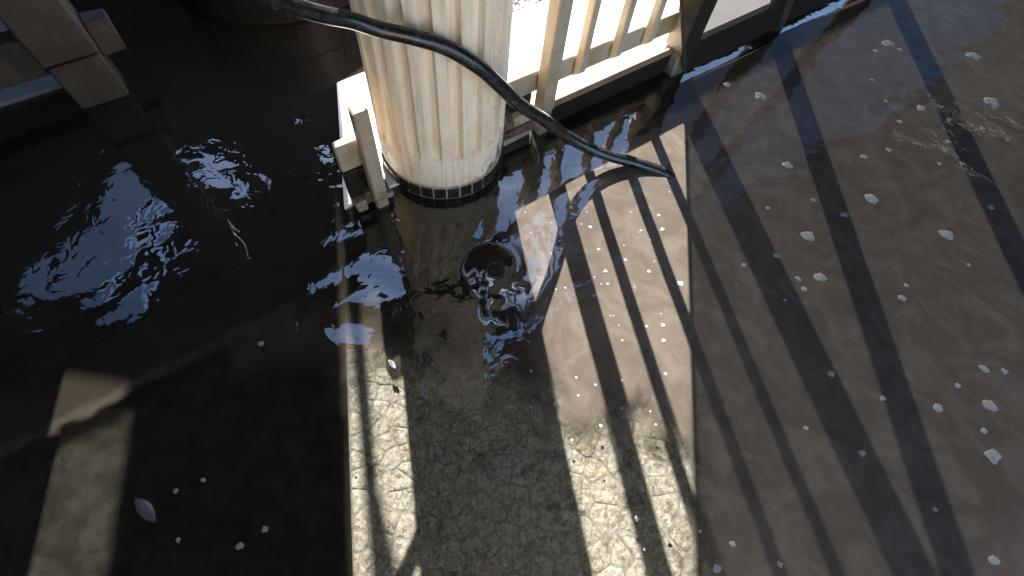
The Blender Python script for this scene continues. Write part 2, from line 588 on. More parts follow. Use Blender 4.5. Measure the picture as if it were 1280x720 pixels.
def stone_mesh(cells_, name, mat='stone'):
    verts, faces, tint = [], [], []
    for x, y, gap, poly in cells_:
        # break the straight edges a little
        ring = []
        k = len(poly)
        for i in range(k):
            a, b = Vector(poly[i]), Vector(poly[(i + 1) % k])
            ring.append(a.lerp(Vector((x, y)), 0.06))
            if (b - a).length > 0.03:
                m_ = a.lerp(b, random.uniform(0.4, 0.6))
                ring.append(m_.lerp(Vector((x, y)), random.uniform(-0.02, 0.08)))
        k = len(ring)
        z = FLOOR_Z + random.uniform(0.0026, 0.0046)
        tx, ty = random.uniform(-0.02, 0.02), random.uniform(-0.02, 0.02)
        base = len(verts)
        for v in ring:
            verts.append((v.x, v.y, FLOOR_Z - 0.004))
        for v in ring:
            verts.append((v.x, v.y, z - 0.0010 + (v.x - x) * tx + (v.y - y) * ty))
        for v in ring:
            q = v.lerp(Vector((x, y)), 0.22)
            verts.append((q.x, q.y, z + (q.x - x) * tx + (q.y - y) * ty))
        for i in range(k):
            j = (i + 1) % k
            faces.append((base + i, base + j, base + k + j, base + k + i))
            faces.append((base + k + i, base + k + j, base + 2 * k + j, base + 2 * k + i))
        faces.append(tuple(base + 2 * k + i for i in range(k)))
        tint += [random.random()] * (3 * k)
    me = bpy.data.meshes.new(name)
    me.from_pydata(verts, [], faces)
    me.materials.append(M[mat])
    a_ = me.attributes.new('tint', 'FLOAT', 'POINT')
    a_.data.foreach_set('value', tint)
    return me


def stone_rank(c_):
    x, y = c_[0], c_[1]
    vis = (-0.5 < x < 0.62) and (-0.22 < y < 0.75)
    return (0 if vis else 1, math.hypot(x - 0.1, (y - 0.1)))


cells.sort(key=stone_rank)
def is_shade_stone(c_):
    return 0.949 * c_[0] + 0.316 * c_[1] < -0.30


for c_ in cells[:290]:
    link('stone', stone_mesh([c_], 'stone', 'shade_stone' if is_shade_stone(c_) else 'stone'), floor)
for nm, sel in (('stone_paving', [c_ for c_ in cells[290:] if not is_shade_stone(c_)]), ('slate_paving', [c_ for c_ in cells[290:] if is_shade_stone(c_)])):  # slate_paving: floor stone blackened to carry the left side's shade
    tag(link(nm, stone_mesh(sel, nm, 'shade_stone' if nm[1] == 'l' else 'stone'), floor), kind='stuff')
walk = sheet('shade_walkway_bed', [(-4.19, -0.74), (-0.070, -0.74), (-0.616, 0.90), (-0.632, 0.955), (-0.95, 1.90), (-1.6, 5.3), (-4.19, 5.3)], FLOOR_Z + 0.004, M['shade_stone'])  # dark sheet, shade of the left floor put into its colour

# ---- water surface, with the whirlpool over the drain
VX, VY = -0.067, 0.863


def axis(lo, hi, c0, half, fine, coarse):
    v = list(np.arange(c0 - half, c0 + half + 1e-6, fine))
    x = v[0]
    st = fine
    left_ = []
    while x > lo:
        st = min(st * 1.12, coarse)
        x -= st
        left_.append(max(x, lo))
    x = v[-1]
    st = fine
    right_ = []
    while x < hi:
        st = min(st * 1.12, coarse)
        x += st
        right_.append(min(x, hi))
    return np.array(left_[::-1] + v + right_)


ax = axis(-4.2, 4.4, VX, 0.34, 0.0052, 0.03)
ay = axis(-0.75, 5.4, VY - 0.05, 0.36, 0.0052, 0.03)
GX, GY = np.meshgrid(ax, ay)
dx, dy = GX - VX, GY - VY
rr = np.hypot(dx, dy) + 1e-6
th = np.arctan2(dy, dx)
VS = 1.3
rr = rr / VS
Z = -0.022 * np.exp(-(rr / 0.021) ** 1.5) - 0.013 * np.exp(-(rr / 0.12) ** 1.8) - 0.011 * np.exp(-(rr / 0.052) ** 2)
# spiral crests wound round the hole, dying away outwards
wob_ = 1 + 0.25 * np.sin(3 * th + 20 * rr)
Z += 0.0016 * np.exp(-((rr - 0.09) / 0.06) ** 2) * np.sin(th - 4.0 * np.log(rr / 0.05) + 0.6) * wob_
Z += 0.0007 * np.exp(-(rr / 0.15) ** 2) * np.sin(2 * th - 11.0 * np.log(rr / 0.05) + 1.0) * (1 - np.exp(-(rr / 0.03) ** 2))
Z *= 1.15
# eddies trailing from the hole towards the viewer
for ex, ey, ea, es in ((-0.045, 0.745, 0.0060, 0.048), (-0.03, 0.68, 0.0065, 0.046), (-0.09, 0.735, -0.005, 0.024), (0.02, 0.79, -0.004, 0.026), (-0.02, 0.645, -0.004, 0.024)):
    e2 = (GX - ex) ** 2 + (GY - ey) ** 2
    Z += ea * np.exp(-e2 / es ** 2) * np.sin(np.arctan2(GY - ey, GX - ex) + np.sqrt(e2) * 42)
# slow ripples
Z += 0.0013 * np.sin(9.0 * GX + 5.0 * GY + 1.3 * np.sin(4 * GY)) * np.sin(6.0 * GY - 3.5 * GX + 0.7)
Z += 0.0007 * np.sin(17.0 * GY - 8 * GX + 2.0 * np.sin(5 * GX + 1))
# choppier corner by the small post
ch = np.exp(-(((GX + 0.52) / 0.20) ** 2 + ((GY - 0.66) / 0.20) ** 2))
wx, wy = GX + 0.03 * np.sin(21 * GY + 2), GY + 0.035 * np.sin(17 * GX)
Z += ch * (0.0022 * np.sin(26 * wx + 19 * wy) * np.cos(15 * wx - 22 * wy) + 0.0016 * np.sin(12 * wx - 31 * wy + 1.0))
ny_, nx_ = GX.shape
wv = np.stack([GX.ravel(), GY.ravel(), Z.ravel()], 1)
idx = np.arange(nx_ * ny_).reshape(ny_, nx_)
quads = np.stack([idx[:-1, :-1].ravel(), idx[:-1, 1:].ravel(), idx[1:, 1:].ravel(), idx[1:, :-1].ravel()], 1)
me = bpy.data.meshes.new('water')
me.vertices.add(len(wv))
me.vertices.foreach_set('co', wv.ravel())
me.loops.add(quads.size)
me.loops.foreach_set('vertex_index', quads.ravel().astype(np.int32))
me.polygons.add(len(quads))
me.polygons.foreach_set('loop_start', np.arange(0, quads.size, 4, dtype=np.int32))
me.polygons.foreach_set('use_smooth', np.ones(len(quads), dtype=bool))
me.update()
me.validate()
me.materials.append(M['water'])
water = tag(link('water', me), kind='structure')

# drain under the whirlpool
dr = empty('floor_drain', (VX, VY, FLOOR_Z))
tag(dr, 'small round floor drain, black hole under the whirlpool', 'drain')
ring = bmesh.new()
segs = 28
prof = [(0.026, 0.0), (0.026, 0.0055), (0.036, 0.0055), (0.038, 0.004), (0.038, -0.002)]
vv = [[ring.verts.new((VX + r_ * math.cos(2 * math.pi * k / segs), VY + r_ * math.sin(2 * math.pi * k / segs), FLOOR_Z + z_)) for k in range(segs)] for r_, z_ in prof]
for i in range(len(prof) - 1):
    for k in range(segs):
        ring.faces.new((vv[i][k], vv[i][(k + 1) % segs], vv[i + 1][(k + 1) % segs], vv[i + 1][k]))
bm_obj('rim', ring, M['metal'], dr, True)
hole = bmesh.new()
bmesh.ops.create_circle(hole, cap_ends=True, segments=24, radius=0.0262, matrix=Matrix.Translation((VX, VY, FLOOR_Z + 0.0045)))
bm_obj('hole', hole, M['black'], dr)

# ------------------------------------------------------------------ porch: roof overhead, pale wall behind the viewer
ROOF_Z = 3.4
house = empty('porch_house', (0, -2.2, 0))
tag(house, 'pale walled house with a dark timber porch roof over the flooded floor', 'house')
bm_obj('wall', box_bm((-3.2, .93 * -3.2 - 1.14), (0.85, .93 * 0.85 - 1.14), -0.2, 0.0, 0.0, ROOF_Z, 0.0), M['siding'], house)
bm_obj('wall', box_bm(rl(1.72, -3.4), rl(7.0, -3.4), -0.2, 0.0, 0.0, ROOF_Z, 0.0), M['darkwood'], house)
bm_obj('wall', box_bm((5.4, 2.2), (5.4, 6.4), 0.0, 0.15, 0.0, ROOF_Z, 0.0), M['darkwood'], house)  # added end wall, keeps open sky light off the right side
bm_obj('added_eave_slab', prism_bm([(-1.28, 2.5), (-1.28, 1.85), (-1.895, 1.85), (-1.895, 0.06), (-1.28, 0.63), (-0.72, 1.15), (-0.72, 2.5)], ROOF_Z + 0.003, ROOF_Z + 0.06), M['darkwood'], house)  # added slab, blocks sky from the water's reflection
bm_obj('roof', prism_bm([(-3.9, 3.38), (-3.9, 1.6), (-5.0, 1.5), (-5.0, -2.85), (-1.9, 0.06), (-1.9, 3.38)], ROOF_Z + 0.003, ROOF_Z + 0.158), M['darkwood'], house)  # added roof piece, hides sky the left water would mirror
bm_obj('roof', box_bm(rl(-7.0, 0.0), rl(8.0, 0.0), -6.0, 0.30, ROOF_Z + 0.001, ROOF_Z + 0.16, 0.0), M['darkwood'], house)


# ------------------------------------------------------------------ fluted column
def ring_solid(rfun, zs, c0, n_, name, mat, parent, caps=True, smooth=False):
    verts, faces = [], []
    for z in zs:
        for k in range(n_):
            a = 2 * math.pi * k / n_
            r_ = rfun(a, z)
            verts.append((c0.x + r_ * math.cos(a), c0.y + r_ * math.sin(a), z))
    for i in range(len(zs) - 1):
        for k in range(n_):
            k2 = (k + 1) % n_
            faces.append((i * n_ + k, i * n_ + k2, (i + 1) * n_ + k2, (i + 1) * n_ + k))
    if caps:
        faces.append(tuple(range(n_))[::-1])
        faces.append(tuple((len(zs) - 1) * n_ + k for k in range(n_)))
    return from_data(name, verts, faces, mat, parent, smooth)


col = empty('fluted_column', CC)
tag(col, 'thick cream fluted column with a band of small dark tiles round its foot', 'column')
NFL = 20
CR = 0.224


def flute_r(a, z):
    ph = (a * NFL / (2 * math.pi) + 0.25) % 1.0
    # ridge 0..0.42, groove the rest, with quick sloped sides
    if ph < 0.42:
        return CR
    q = (ph - 0.42) / 0.58
    s = min(1.0, min(q, 1 - q) / 0.2)
    depth = 0.017 * (s * s * (3 - 2 * s)) + 0.004 * math.sin(math.pi * q)
    return CR - depth


FL0 = 0.195
ring_solid(flute_r, [FL0 - 0.004] + list(np.linspace(FL0, ROOF_Z, 16)), CC, NFL * 16, 'shaft', M['column'], col)
ring_solid(lambda a, z: CR + (0.0 if 0.073 < z < FL0 - 0.003 else -0.004), [0.062, 0.074, FL0 - 0.008, FL0 - 0.0005], CC, 120, 'base_band', M['column'], col, smooth=True)
ring_solid(lambda a, z: CR - 0.001, [-0.05, 0.0625], CC, 120, 'grout_band', M['grout'], col, smooth=True)
NT_ = 30
tile_bm = bmesh.new()
hw = math.pi * CR / NT_ - 0.0030
vs = []
for y_ in (-0.004, 0.004):
    for x_, z_ in ((-hw, 0.009), (hw, 0.009), (hw, 0.056), (-hw, 0.056)):
        vs.append(tile_bm.verts.new((x_, y_, z_)))
for q in ((0, 1, 2, 3), (7, 6, 5, 4), (0, 4, 5, 1), (1, 5, 6, 2), (2, 6, 7, 3), (3, 7, 4, 0)):
    tile_bm.faces.new([vs[i] for i in q])
bmesh.ops.recalc_face_normals(tile_bm, faces=tile_bm.faces[:])
bmesh.ops.bevel(tile_bm, geom=tile_bm.edges[:], offset=0.0015, segments=1, affect='EDGES')
tile_me = bpy.data.meshes.new('tile')
tile_bm.to_mesh(tile_me)
tile_bm.free()
tile_me.materials.append(M['tile'])
for k in range(NT_):
    a = 2 * math.pi * (k + 0.3) / NT_
    o = bpy.data.objects.new('tile', tile_me)
    COL.objects.link(o)
    o.parent = col
    rr_ = CR + 0.0005 + random.uniform(-0.0006, 0.0006)
    o.location = (rr_ * math.cos(a), rr_ * math.sin(a), random.uniform(-0.0008, 0.0008))
    o.rotation_euler = (0, random.uniform(-0.02, 0.02), a - math.pi / 2)

# ------------------------------------------------------------------ railings
RH = 1.75
rail = empty('porch_railing', (*rl(0.0), 0))
tag(rail, 'beige wooden railing of slender pickets running off from the column over bright paving', 'railing')
pk_w = 0.034


def picket(x, parent, mat, z0=0.178, off=0.0, z1=RH):
    """square picket, its foot cut to a slant"""
    a, b = rl(x - 0.012), rl(x + 0.012)
    bm = box_bm(a, b, off - pk_w / 2, off + pk_w / 2, z0, z1, 0.0)
    for v in bm.verts:
        if v.co.z < z0 + 0.01:
            side = (v.co - Vector((*rl(x, off), 0))).dot(OUT)
            if side < 0:
                v.co.z += 0.030
    bmesh.ops.bevel(bm, geom=bm.edges[:], offset=0.003, segments=1, affect='EDGES')
    return bm_obj('picket', bm, mat, parent)


def post(parent, x, off, w, name, mat, footmat, z_split=0.105, top=None):
    h_ = w / 2 / math.hypot(1, RS)
    bm_obj(name, box_bm(rl(x - h_), rl(x + h_), off - w / 2, off + w / 2, z_split + 0.006, top or RH, 0.005), mat, parent)
    bm_obj('post_foot', box_bm(rl(x - h_ * 0.94), rl(x + h_ * 0.94), off - w / 2 + 0.003, off + w / 2 - 0.003, -0.055, z_split, 0.005, wob=0.002), footmat, parent)


post(rail, 0.002, -0.012, 0.058, 'post', M['rail'], M['foot'])
for x in (0.121, 0.253, 0.378):
    picket(x, rail, M['railpale'], 0.176 if x < 0.2 else 0.18)
# far board that the pickets are nailed to
bm_obj('outer_rail', box_bm(rl(-0.165), rl(0.60), 0.020, 0.056, 0.172, 0.262, 0.004, wob=0.002), M['rail'], rail)
bm_obj('top_rail', box_bm(rl(-0.165), rl(0.60), 0.020, 0.056, RH - 0.12, RH - 0.03, 0.004), M['rail'], rail)
bm_obj('handrail', box_bm(rl(-0.165), rl(0.60), -0.05, 0.075, RH, RH + 0.035, 0.006), M['rail'], rail)
# low board along the edge of the floor: wet black face, tan top
bm_obj('kickboard', box_bm(rl(0.032), rl(3.2), -0.012, 0.024, -0.05, 0.090, 0.003, wob=0.0), M['kick'], rail)
bm_obj('kickboard_cap', box_bm(rl(0.032), rl(0.60), -0.016, 0.000, 0.0905, 0.120, 0.003, wob=0.0), M['capwood'], rail)
post(rail, 0.545, -0.01, 0.10, 'post', M['rail'], M['foot'])  # added end post, made wide for the bar shadow it casts
# short rotten stub between column and post
bm_obj('rail_stub', box_bm(rl(-0.165), rl(-0.031), -0.016, 0.024, 0.0, 0.118, 0.006, wob=0.004), M['railpale'], rail)
bm_obj('kickboard', box_bm(rl(-0.165), rl(-0.025), 0.022, 0.046, -0.05, 0.176, 0.003), M['kick'], rail)  # added board, closes a sun slit under the outer rail
bm_obj('rotten_block', box_bm(rl(-0.15), rl(-0.034), -0.032, -0.017, 0.045, 0.088, 0.004, wob=0.006), M['rot'], rail)
bm_obj('rotten_packing', box_bm(rl(-0.17), rl(-0.115), -0.045, 0.02, 0.118, 0.168, 0.004, wob=0.008), M['rot'], rail)

short = empty('railing_end', (*rl(-0.53), 0))
tag(short, 'sawn off beige post with stubs of rail on the other side of the column', 'railing')
post(short, -0.515, -0.010, 0.046, 'post', M['rail'], M['railpale'], 0.028, 0.43)
bm_obj('outer_rail', box_bm(rl(-0.580), rl(-0.50), 0.024, 0.056, 0.172, 0.285, 0.004, wob=0.002), M['rail'], short)
bm_obj('kickboard', box_bm(rl(-0.580), rl(-0.49), 0.021, 0.045, -0.05, 0.170, 0.003), M['kick'], short)  # added board, stops sun passing below the rail end
bm_obj('bottom_rail', box_bm(rl(-0.580), rl(-0.552), -0.02, 0.020, 0.008, 0.055, 0.004, wob=0.002), M['rail'], short)
bm_obj('rotten_block', box_bm(rl(-0.552), rl(-0.485), -0.01, 0.03, 0.03, 0.075, 0.004, wob=0.006), M['rot'], short)
bm_obj('rail_stub', box_bm(rl(-0.50), rl(-0.478), -0.012, 0.02, 0.005, 0.028, 0.004, wob=0.004), M['railpale'], short)

# ------------------------------------------------------------------ added netting and leaning poles that shade and bar the right side
net = empty('added_shade_net', (*rl(0.8, -0.08), 0))
tag(net, 'added dark netting that dims the right side, hung on leaning timber poles past the added end post of the railing', 'netting')
nv, nf = [], []
NXs, NZs = 60, 30
for i in range(NZs + 1):
    z = 0.03 + (1.95 - 0.03) * i / NZs
    xl = max(0.030, 0.542 - (z - 0.03) * (0.512 / 1.19))
    for j in range(NXs + 1):
        x = xl + (6.5 - xl) * j / NXs
        off = -0.085 + 0.012 * math.sin(x * 7 + z * 3) * min(1, j / 4)
        q = rl(x, off)
        nv.append((q[0], q[1], z * (1 + 0.55 * min(1, max(0, (x - 1.0) / 1.5)))))
for i in range(NZs):
    for j in range(NXs):
        a = i * (NXs + 1) + j
        nf.append((a, a + 1, a + NXs + 2, a + NXs + 1))
from_data('net', nv, nf, M['net'], net, True)
hem = [Vector(nv[i * (NXs + 1)]) for i in range(NZs + 1)]
tube('added_hem_rope', hem, 0.007, M['darkwood'], net, 8)
for p0, p1, r_ in (((1.095, 2.47, -0.05), (0.555, 1.968, 2.0), 0.050), ((1.79, 3.12, -0.05), (1.12, 2.49, 2.0), 0.055)):
    q0, q1 = Vector(p0) + OUT * 0.02, Vector(p1) + OUT * 0.02
    tube('pole', [q0.lerp(q1, k / 8) for k in range(9)], r_, M['darkwood'], net, 12)

# ------------------------------------------------------------------ black hose
hp = [(-0.60, 0.74, 1.06), (-0.588, 0.788, 0.957), (-0.563, 0.842, 0.875), (-0.531, 0.890, 0.817), (-0.493, 0.946, 0.766), (-0.450, 0.995, 0.728), (-0.40, 1.026, 0.694), (-0.322, 1.056, 0.665),
      (-0.252, 1.085, 0.628), (-0.176, 1.118, 0.56), (-0.125, 1.150, 0.488), (-0.064, 1.197, 0.392), (0.016, 1.265, 0.286),
      (0.079, 1.324, 0.190), (0.170, 1.360, 0.110), (0.280, 1.385, 0.052), (0.416, 1.405, 0.014), (0.535, 1.397, -0.012), (0.60, 1.37, -0.060)]
hose = tube('hose', catmull(hp, 10), lambda q: 0.0185 + 0.0025 * min(1, max(0, (q - 0.3) / 0.3)), M['hose'], None, 18)
tag(hose, 'thick black rubber hose sagging past the column into the muddy water', 'hose')

# ------------------------------------------------------------------ the dim side: walkway, added shade casters, planter, far railing
shade_wall = empty('added_shade_wall', (-4, 3.6, 0))  # added walls, throw the left side into shade
tag(shade_wall, 'added dark brown wall that shades the left side, with one narrow sun slit', 'wall')


def wall_piece(x0, x1, z0, z1, y0=3.4, y1=3.52):
    bm_obj('wall', box_bm((x0, y0), (x1, y0), 0.0, y1 - y0, z0, z1, 0.0), M['shade_wall'], shade_wall)


WX0, WX1, WZ0, WTOP = -2.335, -2.075, 2.48, 2.92
wall_piece(-8.0, -3.2, -0.1, WTOP)
wall_piece(-3.2, WX0, -0.1, 4.3)
wall_piece(WX1, -1.49, -0.1, 4.3)
wall_piece(WX0, WX1, -0.1, WZ0)
wall_piece(WX0, WX1, 3.1, 4.3)
bm_obj('added_wall_coping', box_bm((-8.0, 3.38), (-3.2, 3.38), 0.0, 0.16, WTOP + 0.001, WTOP + 0.04, 0.0), M['shade_wall'], shade_wall)
bm_obj('wall', box_bm((-3.4, -3.3), (-3.4, 3.4), 0.0, 0.15, -0.1, 1.95, 0.0), M['shade_wall'], shade_wall)  # added side wall, cuts sky reflections at left

prop = empty('bar_shadow_pole', (-1.385, 3.0, 0))  # added only to cast bar shadows on the lit strip
tag(prop, 'added slim forked timber pole that casts bar shadows, by the end of the shading wall', 'pole')
q0, q1 = Vector((-1.385, 3.0, -0.1)), Vector((-1.20, 3.0, 3.25))
tube('pole', [q0.lerp(q1, k / 8) for k in range(9)], 0.021, M['darkwood'], prop, 10)
q0, q1 = Vector((-1.2625, 3.0, 2.21)), Vector((-0.98, 3.0, 3.2))
tube('shadow_prong', [q0.lerp(q1, k / 5) for k in range(6)], 0.015, M['darkwood'], prop, 10)

shade = empty('added_dimming_cloth', (-5.5, 1.0, 3.45))  # added out of view to dim the mirrored sky
tag(shade, 'added thin grey cloth that dims the mirrored sky, stretched over the open left side', 'netting')
cv, cf = [], []
for i in range(13):
    for j in range(13):
        cv.append((-9.0 + 5.08 * i / 12, 0.6 + 3.6 * j / 12, 3.30 - 0.10 * math.sin(math.pi * i / 12) * math.sin(math.pi * j / 12)))
for i in range(12):
    for j in range(12):
        a = i * 13 + j
        cf.append((a, a + 13, a + 14, a + 1))
from_data('cloth', cv, cf, M['cloth'], shade, True)

plan = empty('round_planter', (-1.36, 2.32, 0))
tag(plan, 'low round planter faced with large black tiles in the shaded corner', 'planter')
PC, PR = Vector((-1.38, 2.36, 0)), 0.50
ring_solid(lambda a, z: PR - 0.004, [-0.05, 0.36], PC, 96, 'grout_body', M['groutdark'], plan, smooth=True)
NPT = 16
for row in range(2):
    for k in range(NPT):
        a0 = 2 * math.pi * (k + 0.035 + 0.25) / NPT
        a1 = 2 * math.pi * (k + 0.965 + 0.25) / NPT
        z0, z1 = 0.012 + row * 0.175, 0.012 + row * 0.175 + 0.165
        verts, faces = [], []
        for i in range(4):
            a = a0 + (a1 - a0) * i / 3
            for r_ in (PR - 0.006, PR + 0.006):
                for z in (z0, z1):
                    verts.append((PC.x + r_ * math.cos(a), PC.y + r_ * math.sin(a), z))
        for i in range(3):
            b0, b1 = i * 4, i * 4 + 4
            faces += [(b0 + 2, b1 + 2, b1 + 3, b0 + 3), (b0, b0 + 1, b1 + 1, b1), (b0 + 1, b0 + 3, b1 + 3, b1 + 1), (b0, b1, b1 + 2, b0 + 2)]
        faces += [(0, 2, 3, 1), (12, 13, 15, 14)]
        from_data('tile', verts, faces, M['tilewide'], plan)
ring_solid(lambda a, z: PR - 0.03, [0.3605, 0.375], PC, 64, 'soil', M['soil'], plan)

fr_ = empty('far_railing', (-1.66, 1.40, 0))
tag(fr_, 'heavy railing coloured dark as shade, with a thick square post in the shaded corner', 'railing')
P0 = Vector((-1.70, 1.36))
u = Vector((0.73, 0.68))


def fpt(s, w=0.0):
    q = P0 + u * s + Vector((-u.y, u.x)) * w
    return (q.x, q.y)


bm_obj('post', box_bm(fpt(-0.09), fpt(0.09), -0.09, 0.09, 0.182, 1.3, 0.008), M['shadewood'], fr_)
bm_obj('post_foot', box_bm(fpt(-0.085), fpt(0.085), -0.085, 0.085, -0.05, 0.17, 0.008, wob=0.004), M['shadewood'], fr_)
bm_obj('bottom_rail', box_bm(fpt(-2.2), fpt(-0.092), -0.03, 0.05, 0.12, 0.26, 0.006, wob=0.004), M['shadewood'], fr_)
bm_obj('rail_stub', box_bm(fpt(0.092), fpt(0.17), -0.03, 0.05, 0.13, 0.25, 0.006, wob=0.008), M['shadewood'], fr_)
bm_obj('handrail', box_bm(fpt(-2.2), fpt(0.092), -0.06, 0.08, 1.301, 1.34, 0.006), M['shadewood'], fr_)
sheet('side_paving', [fpt(-2.4, 0.07), fpt(-0.05, 0.07), fpt(-0.05, 1.0), fpt(-2.4, 1.0)], 0.016, M['shadepave'], thick=0.1)

# ------------------------------------------------------------------ froth flecks on the water
fl_me = []
for k in range(7):
    n_ = 20
    bm = bmesh.new()
    rad = [0.88 + 0.07 * math.cos((2 + k % 3) * 2 * math.pi * i / n_ + k) + 0.36 * mnoise.noise(Vector((math.cos(2 * math.pi * i / n_) * 1.3 + k * 7, math.sin(2 * math.pi * i / n_) * 1.3, k * 3.1))) for i in range(n_)]
    rows = []
    for s, z in ((1.0, -0.10), (0.9, 0.10), (0.5, 0.22)):
        rows.append([bm.verts.new((rad[i] * s * math.cos(2 * math.pi * i / n_), rad[i] * s * math.sin(2 * math.pi * i / n_), z * (1 + 0.7 * math.sin(5 * i + k)))) for i in range(n_)])
    top = bm.verts.new((0.1 * math.sin(k), 0.1 * math.cos(k), 0.25))
    for a, b in zip(rows, rows[1:]):
        for i in range(n_):
            bm.faces.new((a[i], a[(i + 1) % n_], b[(i + 1) % n_], b[i]))
    for i in range(n_):
        bm.faces.new((rows[-1][i], rows[-1][(i + 1) % n_], top))
    bmesh.ops.recalc_face_normals(bm, faces=bm.faces[:])
    me = bpy.data.meshes.new('foam_fleck')
    bm.to_mesh(me)
    bm.free()
    me.materials.append(M['froth'])
    me.polygons.foreach_set('use_smooth', [True] * len(me.polygons))
    fl_me.append(me)
